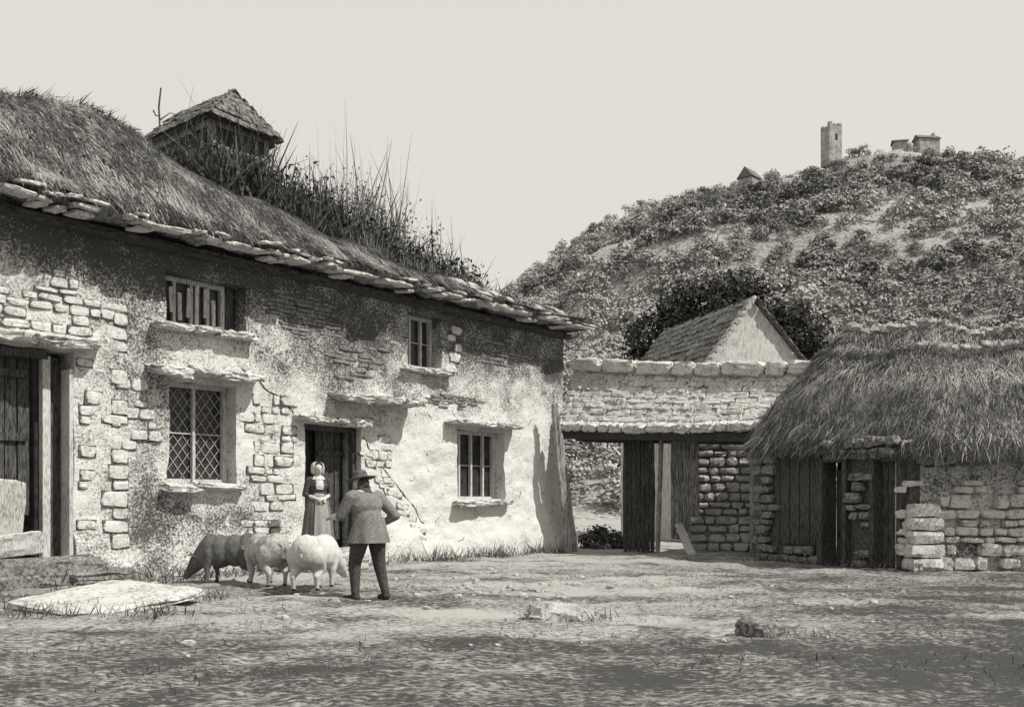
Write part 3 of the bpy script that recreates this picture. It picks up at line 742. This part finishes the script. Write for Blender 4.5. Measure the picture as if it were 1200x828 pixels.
# ------------------------------------------------------------------ hill
Hx=[-200,-80,-30,-2,12,30,50,68,80,92,104,115,140,220,400]; Hz=[5,18,36,50,60,70,75,79,83,85,83,77,60,40,18]
def hz(x,y):
    H=np.interp(x,Hx,Hz)
    s=max(0,(y-72)/150)
    s=min(s,1) if y<222 else max(0,1-(y-222)/260)
    z=H*s + 5*s*fnoise(x/34,y/34,3)*(1-ss(195,222,y)*.8) + 1.2*fnoise(x/9,y/9,1)*min(1,s*4)
    z+=6*math.exp(-((y-150-.25*x)/12)**2)*ss(0,30,x)
    z+=5*math.exp(-((y-188+.15*x)/7)**2)*ss(5,20,x)*(1-ss(60,80,x))
    return z-.3 if s<=0 else z
def htone(x,y):
    x_=x+10*fnoise(x/14,y/14,31); y_=y+10*fnoise(x/14,y/14,37)
    t=0
    for bx_,by_,rx_,ry_,am in ((25,193,20,9,.8),(72,200,26,12,.7),(105,205,20,14,.3),(88,158,30,12,-.35),(30,130,24,22,-.3),(60,176,26,8,.7),(60,120,30,14,.15),(96,182,20,8,-.3),(10,205,10,12,-.1),(45,150,26,8,.45),(35,100,30,8,.35),(15,170,14,12,-.3),(75,138,20,6,.5)):
        t+=am*math.exp(-((x_-bx_)/rx_)**2-((y_-by_)/ry_)**2)
    return t
def ht(x,y): return htone(x,y)*.8+.1
grid_mesh("hill", np.concatenate([np.linspace(-200,-40,14),np.arange(-38,190,1.6),np.linspace(195,400,16)]), np.concatenate([np.arange(66,240,1.6),np.linspace(245,500,18)]), hz, ht, M['hill'])
# woodland: every crown is a spread of small leaf faces around several sub-clumps
cen=[];rad=[];ton=[]
n=2700
while len(cen)<n:
    y=72+153*(RR.random()**.85); u=RR.uniform(-.06,.60); x=u*y
    if y>165 and fnoise(x/16,y/16,12)<-.02 and RR.random()<.5: continue
    r=RR.uniform(1.1,2.9)*(.7+.5*(y-70)/150)
    if y>205: r*=.65
    cen.append((x,y,hz(x,y)+.15*r)); rad.append(r); ton.append(htone(x,y)+RR.gauss(0,.13))
cen=np.array(cen);rad=np.array(rad);ton=np.array(ton)
k=170; ns=7
sc=rng.normal(0,1,(n,ns,3)); sc/=np.linalg.norm(sc,axis=2,keepdims=True); sc[:,:,2]=np.abs(sc[:,:,2])*1.1; sc[:,0]=(0,0,.6)
sr=rng.uniform(.35,.6,(n,ns))
ix=rng.integers(0,ns,(n,k)); ar=np.arange(n)[:,None]
d=rng.normal(0,1,(n,k,3)); d/=np.linalg.norm(d,axis=2,keepdims=True); d[:,:,2]=np.where(rng.random((n,k))<.8,np.abs(d[:,:,2]),d[:,:,2])
off=sc[ar,ix]*.62+d*sr[ar,ix][...,None]*rng.uniform(.8,1.1,(n,k,1))
off[:,:,2]=np.maximum(off[:,:,2],-.25)
C=(cen[:,None,:]+off*rad[:,None,None]).reshape(-1,3)
T=(ton[:,None]+rng.normal(0,.07,(n,k))).reshape(-1)
quad_mesh("hillside_trees",[leaf_quads(C,np.repeat(rad*.17,k)*rng.uniform(.6,1.2,n*k),d.reshape(-1,3)+np.array([0,0,.35]),.28)],M['hilltree'],None,tones=[T])
tw=empty("ruined_tower",(75.5,222,83.5),.3)
q=[box((0,0,2),(3.4,3.4,9))]+[box((sx*1.3,sy*1.3,6.8+RR.uniform(-.3,.3)),(.8,.8,.8)) for sx in (-1,1) for sy in (-1,1)]+[box((0,-1.3,6.7),(.7,.7,.6))]
quad_mesh("tower_walls",q,M['ruin'],tw); quad_mesh("tower_window",[box((.2,-1.72,3.9),(.6,.06,1.5))],M['crack'],tw)
def farhouse(name,loc,wd_,dp,hh,rh,rz,ch=True):
    e=empty(name,loc,rz)
    quad_mesh("walls",[box((0,0,hh/2-2),(wd_,dp,hh+4))],M['ruin'],e)
    a,b=wd_/2+.3,dp/2+.3
    quad_mesh("roof",[np.array([[(-a,-b,hh),(a,-b,hh),(a,0,hh+rh),(-a,0,hh+rh)],[(-a,b,hh),(a,b,hh),(a,0,hh+rh),(-a,0,hh+rh)],[(-a,-b,hh),(-a,0,hh+rh),(-a,b,hh),(-a,b,hh)],[(a,-b,hh),(a,0,hh+rh),(a,b,hh),(a,b,hh)]])],M['slate'],e)
    if ch: quad_mesh("chimney",[box((a*.6,0,hh+rh+.1),(.6,.6,.9))],M['ruin'],e)
farhouse("hilltop_house",(98,222,85.6),5.0,3,1.5,1.2,.1); farhouse("hilltop_house",(92.5,224,86.2),3.0,3,1.0,.9,-.2,False)
farhouse("hillside_cottage",(53,209,hz(53,209)+1.8),4.2,3.5,1.4,2.4,.8,False)

# ------------------------------------------------------------------ yard details
def tufts(name,pts,n,ln,wdt,mat,spread=.12):
    B_=[]
    for x,y in pts:
        for _ in range(n): 
            xx,yy_=x+RR.gauss(0,spread),y+RR.gauss(0,spread); B_.append((xx,yy_,gz(xx,yy_)-.01))
    B_=np.array(B_); m=len(B_)
    return quad_mesh(name,[blades(B_,np.stack([rng.normal(0,.55,m),rng.normal(0,.55,m),np.ones(m)],1),rng.uniform(*ln,m),rng.uniform(*wdt,m),rng.normal(0,.2,(m,3)))],mat,None,
                     tones=[np.repeat(rng.uniform(-.3,.3,m)[None,:],3,0).reshape(-1)])
pts=[]
for t in np.arange(-7.0,-.2,.11):
    p=h2w((t+RR.uniform(-.1,.1), -.3-RR.uniform(0,.25),0)); 
    if fnoise(t*1.5,0,5)>-.2: pts.append(p[:2])
tufts("wall_foot_grass",pts,16,(.06,.42),(.01,.025),M['leaf_m'],.18)
pts=[h2w((t, -.5-RR.uniform(0,.9),0))[:2] for t in np.arange(-13.5,-9.8,.12)]
tufts("yard_weeds",pts,12,(.08,.35),(.01,.025),M['leaf_m'],.2)
pts=[]
while len(pts)<420:
    y=RR.uniform(6,22); x=RR.uniform(-.55,.55)*y
    if fnoise(x*.6,y*.9,44)>.08: pts.append((x,y))
tufts("yard_grass",pts,10,(.02,.08),(.005,.011),M['leaf_m'],.2)
pts=[(RR.uniform(-7.5,-3.8),RR.uniform(10,12.8)) for _ in range(80)]
tufts("slab_weeds",pts,12,(.05,.18),(.008,.018),M['leaf_m'],.18)
pts=[(5.5+.53*s_+RR.uniform(-.3,0),21-s_) for s_ in np.arange(0,4,.12)]
tufts("barn_foot_grass",pts,9,(.06,.25),(.008,.02),M['leaf_m'],.15)
peb=[]
for _ in range(210):
    y=RR.uniform(7.5,23); x=RR.uniform(-.45,.4)*y; s_=RR.uniform(.02,.05) if RR.random()<.88 else RR.uniform(.06,.11)
    if _<50: x,y=RR.gauss(-.2,1.0),RR.gauss(13.8,.8); s_=RR.uniform(.04,.10)
    peb.append(block((x,y,gz(x,y)+s_*.12),(s_*1.5,s_,s_*.7),rot=(0,0,RR.uniform(0,3)),jit=.12,p=3))
quad_mesh("scattered_pebbles",peb,M['stoneg'])
quad_mesh("flat_stone_slab",[block((-4.95,11.5,.09),(1.75,1.7,.12),rot=(.09,.03,-.45),T=T4,jit=.16,p=7)],M['slab'])
quad_mesh("half_buried_boulder",[block((.55,10.2,.02),(.8,.5,.30),rot=(0,.1,.2),T=T4,jit=.09,p=2.6)],M['stoneg'])
quad_mesh("mossy_stone",[block((2.35,8.9,.05),(.42,.38,.24),rot=(0,.1,.5),T=T4,jit=.08,p=3)],M['stoned'])
tufts("boulder_grass",[(.9,10.1),(.2,10.0),(.6,9.9),(2.3,8.7),(2.7,8.9),(2.9,8.8),(1,10.0)],24,(.04,.16),(.006,.014),M['leaf_m'],.12)

# ------------------------------------------------------------------ figures
def blobby(name, parts, voxel, mats, pick, parent, smooth_it=4):
    bm=bmesh.new()
    def sph(c,s,rot=None):
        mt=Matrix.Translation(c)@(rot.to_matrix().to_4x4() if rot else Matrix.Identity(4))@Matrix.Diagonal((*s,1))
        bmesh.ops.create_icosphere(bm,subdivisions=2,radius=1,matrix=mt)
    for p in parts:
        if p[0]=='c':
            a,b,r0,r1=Vector(p[1]),Vector(p[2]),p[3],p[4]; n=max(2,int((b-a).length/(min(r0,r1)*.35))+1)
            for i in range(n+1):
                f_=i/n; r=r0+(r1-r0)*f_; sph(a.lerp(b,f_),(r,r,r))
        else: sph(Vector(p[1]),p[2],Euler(p[3]) if len(p)>3 else None)
    me=bpy.data.meshes.new(name); bm.to_mesh(me); bm.free()
    ob=bpy.data.objects.new(name,me); COL.objects.link(ob)
    md=ob.modifiers.new('r','REMESH'); md.mode='VOXEL'; md.voxel_size=voxel
    sm=ob.modifiers.new('s','SMOOTH'); sm.factor=.5; sm.iterations=smooth_it
    dg=bpy.context.evaluated_depsgraph_get(); me2=bpy.data.meshes.new_from_object(ob.evaluated_get(dg)); 
    bpy.data.objects.remove(ob); me2.name=name
    me2.materials.clear()
    for m_ in mats: me2.materials.append(m_)
    for pl_ in me2.polygons:
        pl_.use_smooth=True
        pl_.material_index=pick(pl_.center) if pick else 0
    ob=bpy.data.objects.new(name,me2); COL.objects.link(ob); ob.parent=parent
    return ob
def hand(name,w_,d,up,parent,left=1,curl=.5):
    w_=Vector(w_); d=Vector(d).normalized(); up=Vector(up); up=(up-d*up.dot(d)).normalized(); sd=d.cross(up)*left
    P=[('c',w_-d*.02,w_+d*.03,.026,.030)]
    for i in range(4):
        o=sd*(.03-.02*i); P.append(('c',w_+d*.02+o*.7,w_+d*.085+o,.016,.013))
        Ln=[.034,.04,.037,.028][i]; k=w_+d*.088+o; k2=k+(d-up*curl*.6).normalized()*Ln; k3=k2+(d*.7-up*curl*1.6).normalized()*Ln*.8
        P+= [('c',k,k2,.0105,.0095),('c',k2,k3,.0095,.0075)]
    t=w_+d*.03+sd*.032; t2=t+(d*.6+sd*.8-up*.3).normalized()*.04; t3=t2+(d*.9+sd*.2-up*.4).normalized()*.03
    P+=[('c',t,t2,.014,.012),('c',t2,t3,.0115,.009)]
    return blobby(name,P,.005,[M['skin']],None,parent,2)

man=empty("farmer_man",(-1.93,12.5,gz(-1.93,12.5)+.0),math.radians(228))
man.scale=(1.12,1.12,1.0)
parts=[('c',(.11,.03,.90),(.14,-.06,.5),.125,.078),('c',(.14,-.06,.5),(.16,-.02,.12),.080,.052),('c',(.16,.0,.06),(.18,-.18,.04),.052,.043),
 ('c',(-.11,.03,.90),(-.15,.04,.5),.125,.078),('c',(-.15,.04,.5),(-.18,.12,.12),.080,.052),('c',(-.18,.14,.06),(-.24,-.04,.04),.052,.043),
 ('e',(0,.04,.96),(.2,.165,.16)),('e',(0,.0,1.1),(.195,.17,.18)),('e',(0,-.02,1.27),(.22,.165,.2)),('c',(-.17,-.04,1.39),(.17,-.04,1.39),.095,.095),
 ('c',(0,-.06,1.41),(0,-.11,1.52),.066,.058),('e',(0,-.13,1.585),(.078,.097,.105),(.3,0,0)),('e',(0,-.19,1.535),(.045,.04,.045)),
 ('e',(0,-.235,1.58),(.014,.022,.022)),('e',(.078,-.12,1.575),(.012,.02,.03)),('e',(-.078,-.12,1.575),(.012,.02,.03)),
 ('c',(-.21,-.04,1.38),(-.37,.08,1.13),.085,.066),('c',(-.37,.08,1.13),(-.25,-.08,1.0),.064,.042),
 ('c',(.21,-.04,1.38),(.28,-.14,1.13),.085,.066),('c',(.28,-.14,1.13),(.20,-.38,1.12),.064,.042)]
def pick_man(c):
    if c.z<.12: return 3
    if c.z<.90: return 2
    if c.z>1.46 and abs(c.x)<.12: return 0
    if c.x>.12 and c.y<-.17 and c.z<1.25: return 4
    return 1
blobby("body",parts,.012,[M['skin'],M['coat'],M['dark'],M['boot'],M['shirt']],pick_man,man)
hand("hand_left",(.20,-.39,1.12),(-.1,-1,-.1),(.3,0,1),man,1,.5)
hand("hand_right",(-.25,-.08,1.0),(.6,-.8,-.4),(-.8,-.5,.2),man,-1,.7)
quad_mesh("coat_skirt",[lathe([(.19,1.12),(.205,1.02),(.225,.92),(.245,.82),(.25,.78)],40,(0,.03,0),.07,7,math.radians(-60),math.radians(240),1.03,.88)],M['coat'],man,smooth=True,weld=True)
quad_mesh("coat_collar",[lathe([(.075,1.51),(.09,1.48),(.13,1.43)],24,(0,-.07,0),0,1)],M['dark'],man,smooth=True,weld=True)
quad_mesh("coat_belt",[lathe([(.2,1.05),(.207,1.02),(.205,.99)],30,(0,.01,0),0,1,sx=1.03,sy=.88)],M['dark'],man,smooth=True,weld=True)
hat=empty("hat",(0,-.125,1.64)); hat.parent=man; hat.rotation_euler=(.22,.05,0)
quad_mesh("hat_felt",[lathe([(.001,.105),(.05,.103),(.08,.09),(.09,.05),(.095,.0),(.13,-.014),(.175,-.008),(.177,-.018),(.13,-.024),(.088,-.015)],32,(0,0,0),0,1,sx=.97,sy=1.08)],M['hat'],hat,smooth=True,weld=True)
blobby("hair",[('e',(0,-.07,1.565),(.08,.078,.085)),('c',(-.06,-.05,1.51),(.06,-.05,1.51),.032,.032)],.01,[M['dark']],None,man)
def face(parent,c,s=1):
    cx,cy,cz=c
    quad_mesh("eyes",[block((cx+sx*.03*s,cy-.088*s,cz+.012*s),(.02*s,.012*s,.010*s),p=2.5,jit=.0) for sx in (-1,1)],M['dark'],parent)
    quad_mesh("mouth_and_brows",[block((cx,cy-.092*s,cz-.045*s),(.04*s,.01*s,.007*s),p=3,jit=0)]+[block((cx+sx*.03*s,cy-.09*s,cz+.03*s),(.034*s,.012*s,.006*s),p=3,jit=0) for sx in (-1,1)],M['dark'],parent)
face(man,(0,-.13,1.58))

wom=empty("woman_at_doorway",(-3.63,17.56,.32),math.radians(30))
wom.scale=(1.12,1.12,1.04)
parts=[('c',(.08,.0,.9),(.09,0,.1),.09,.045),('c',(-.08,.0,.9),(-.09,0,.1),.09,.045),('c',(.09,.02,.05),(.1,-.14,.03),.04,.03),('c',(-.09,.02,.05),(-.1,-.14,.03),.04,.03),
 ('e',(0,0,.93),(.17,.13,.13)),('e',(0,0,1.07),(.13,.1,.13)),('e',(0,-.01,1.22),(.155,.12,.15)),('c',(-.13,0,1.33),(.13,0,1.33),.06,.06),
 ('c',(0,0,1.34),(0,-.01,1.45),.045,.043),('e',(0,-.02,1.51),(.072,.088,.1)),('e',(0,-.065,1.455),(.035,.035,.035)),('e',(0,-.108,1.50),(.011,.02,.018)),
 ('c',(-.165,0,1.32),(-.22,.03,1.06),.055,.045),('c',(-.22,.03,1.06),(-.06,-.16,.98),.042,.03),
 ('c',(.165,0,1.32),(.22,.03,1.06),.055,.045),('c',(.22,.03,1.06),(.07,-.18,1.0),.042,.03)]
def pick_w(c):
    if c.z<.1: return 2
    if c.z>1.385 and abs(c.x)<.1: return 0
    if c.z<1.08 and c.y<-.07 and abs(c.x)<.2: return 0
    if abs(c.x)<.06 and c.y<-.05 and c.z>1.15: return 3
    return 1
blobby("body",parts,.012,[M['skin'],M['dark'],M['boot'],M['shirt']],pick_w,wom)
hand("hand_right",(-.06,-.16,.98),(.9,-.3,-.2),(0,-.6,.8),wom,1,.6); hand("hand_left",(.07,-.18,1.0),(-.9,-.3,-.2),(0,-.6,.8),wom,-1,.6)
quad_mesh("skirt",[lathe([(.135,1.04),(.18,.95),(.22,.75),(.255,.4),(.29,.06),(.28,.05)],64,(0,0,0),.08,11,sy=.9)],M['skirt'],wom,smooth=True,weld=True)
quad_mesh("apron",[lathe([(.142,1.03),(.195,.93),(.24,.72),(.275,.4),(.295,.2)],24,(0,-.008,0),.05,11,math.radians(-120),math.radians(-60),sy=.92)],M['apron'],wom,smooth=True,weld=True)
quad_mesh("bonnet",[lathe([(.001,.135),(.055,.128),(.095,.098),(.112,.04),(.112,-.03),(.095,-.09)],32,(0,.02,1.52),.0,9,math.radians(-50),math.radians(230))],M['shirt'],wom,smooth=True,weld=True)
quad_mesh("kerchief",[lathe([(.05,1.42),(.085,1.385),(.12,1.35),(.13,1.33)],30,(0,0,0),.04,8,sx=1.05,sy=.75)],M['shirt'],wom,smooth=True,weld=True)
face(wom,(0,-.02,1.51),.95)

def pig(name,loc,rz,mat,head=(.0,-.1),hturn=0,scale=(1,1,1),stride=.05):
    e=empty(name,(loc[0],loc[1],gz(*loc)),rz); e.scale=scale
    hx_,hz_=head
    hd=Vector((.55+hx_,.16*hturn,.44+hz_)); sn=Vector((.72+hx_*1.1,.26*hturn,.34+hz_*1.5)); 
    P=[('e',(-.42,0,.50),(.23,.21,.23)),('e',(-.18,0,.47),(.3,.225,.235)),('e',(.08,0,.46),(.28,.225,.245)),('e',(.26,0,.49),(.2,.2,.23)),
       ('c',(.3,0,.49),hd,.19,.13),('c',hd,sn,.12,.06),('e',tuple(hd+Vector((.02,0,-.06))),(.11,.1,.08)),('c',sn,tuple(sn+(sn-hd).normalized()*.02),.058,.06)]
    for sgn in (-1,1):
        st_=stride*sgn
        P+=[('c',(.26,.11*sgn,.42),(.25+st_,.13*sgn,.24),.12,.062),('c',(.25+st_,.13*sgn,.24),(.24+st_,.13*sgn,.16),.055,.040),('c',(.24+st_,.13*sgn,.16),(.25+st_*1.3,.13*sgn,.045),.038,.030),('c',(.25+st_*1.3,.13*sgn,.035),(.285+st_*1.3,.13*sgn,.03),.035,.028),
            ('c',(-.42,.11*sgn,.44),(-.34-st_,.14*sgn,.29),.16,.085),('c',(-.34-st_,.14*sgn,.29),(-.49-st_,.14*sgn,.19),.075,.045),('c',(-.49-st_,.14*sgn,.19),(-.46-st_,.14*sgn,.045),.040,.030),('c',(-.46-st_,.14*sgn,.035),(-.42-st_,.14*sgn,.03),.035,.028)]
    dn=(sn-hd).normalized()
    blobby("pig_body",P,.015,[mat,M['boot']],lambda c: 1 if c.z<.035 else 0,e,8)
    q=[]
    for sgn in (-1,1):
        b=hd+Vector((-.03,.075*sgn,.09)); tip=b+Vector((.15,.09*sgn,.02)); l=b+Vector((-.05,.06*sgn,-.01)); r_=b+Vector((.06,-.02*sgn,.01)); mid=(b+tip)/2+Vector((0,.02*sgn,.05))
        q.append(np.array([[tuple(l),tuple(mid),tuple(tip),tuple(tip)],[tuple(mid),tuple(r_),tuple(tip),tuple(tip)],[tuple(l),tuple(b),tuple(r_),tuple(mid)]]))
    quad_mesh("ears",q,mat,e)
    quad_mesh("eyes",[block(tuple(hd+dn*.07+Vector((0,.085*sgn,.045))),(.02,.014,.014),p=2.5,jit=0) for sgn in (-1,1)],M['boot'],e)
    quad_mesh("nostrils",[block(tuple(sn+dn*.078+Vector((0,.02*sgn,.005))),(.012,.014,.02),p=2.5,jit=0) for sgn in (-1,1)],M['boot'],e)
    crack("tail",[[(-.62-.02*math.sin(t*1.6)-.006*t, .022*math.cos(t*2.2), .58-.03*t+.01*math.sin(t*2.2)) for t in np.linspace(0,4.5,16)]],e,mat,.012)
    return e
pig("pig",(-4.55,14.9),math.radians(182),M['pigd'],head=(-.02,-.14),scale=(.86,1.0,1.12))
pig("pig",(-3.76,14.35),math.radians(124),M['pigm'],head=(0,-.05),hturn=.3,scale=(1.0,1.05,1.12))
pig("pig",(-2.86,13.8),math.radians(80),M['pigl'],head=(0,-.12),hturn=-.5,scale=(1.0,1.12,1.12))
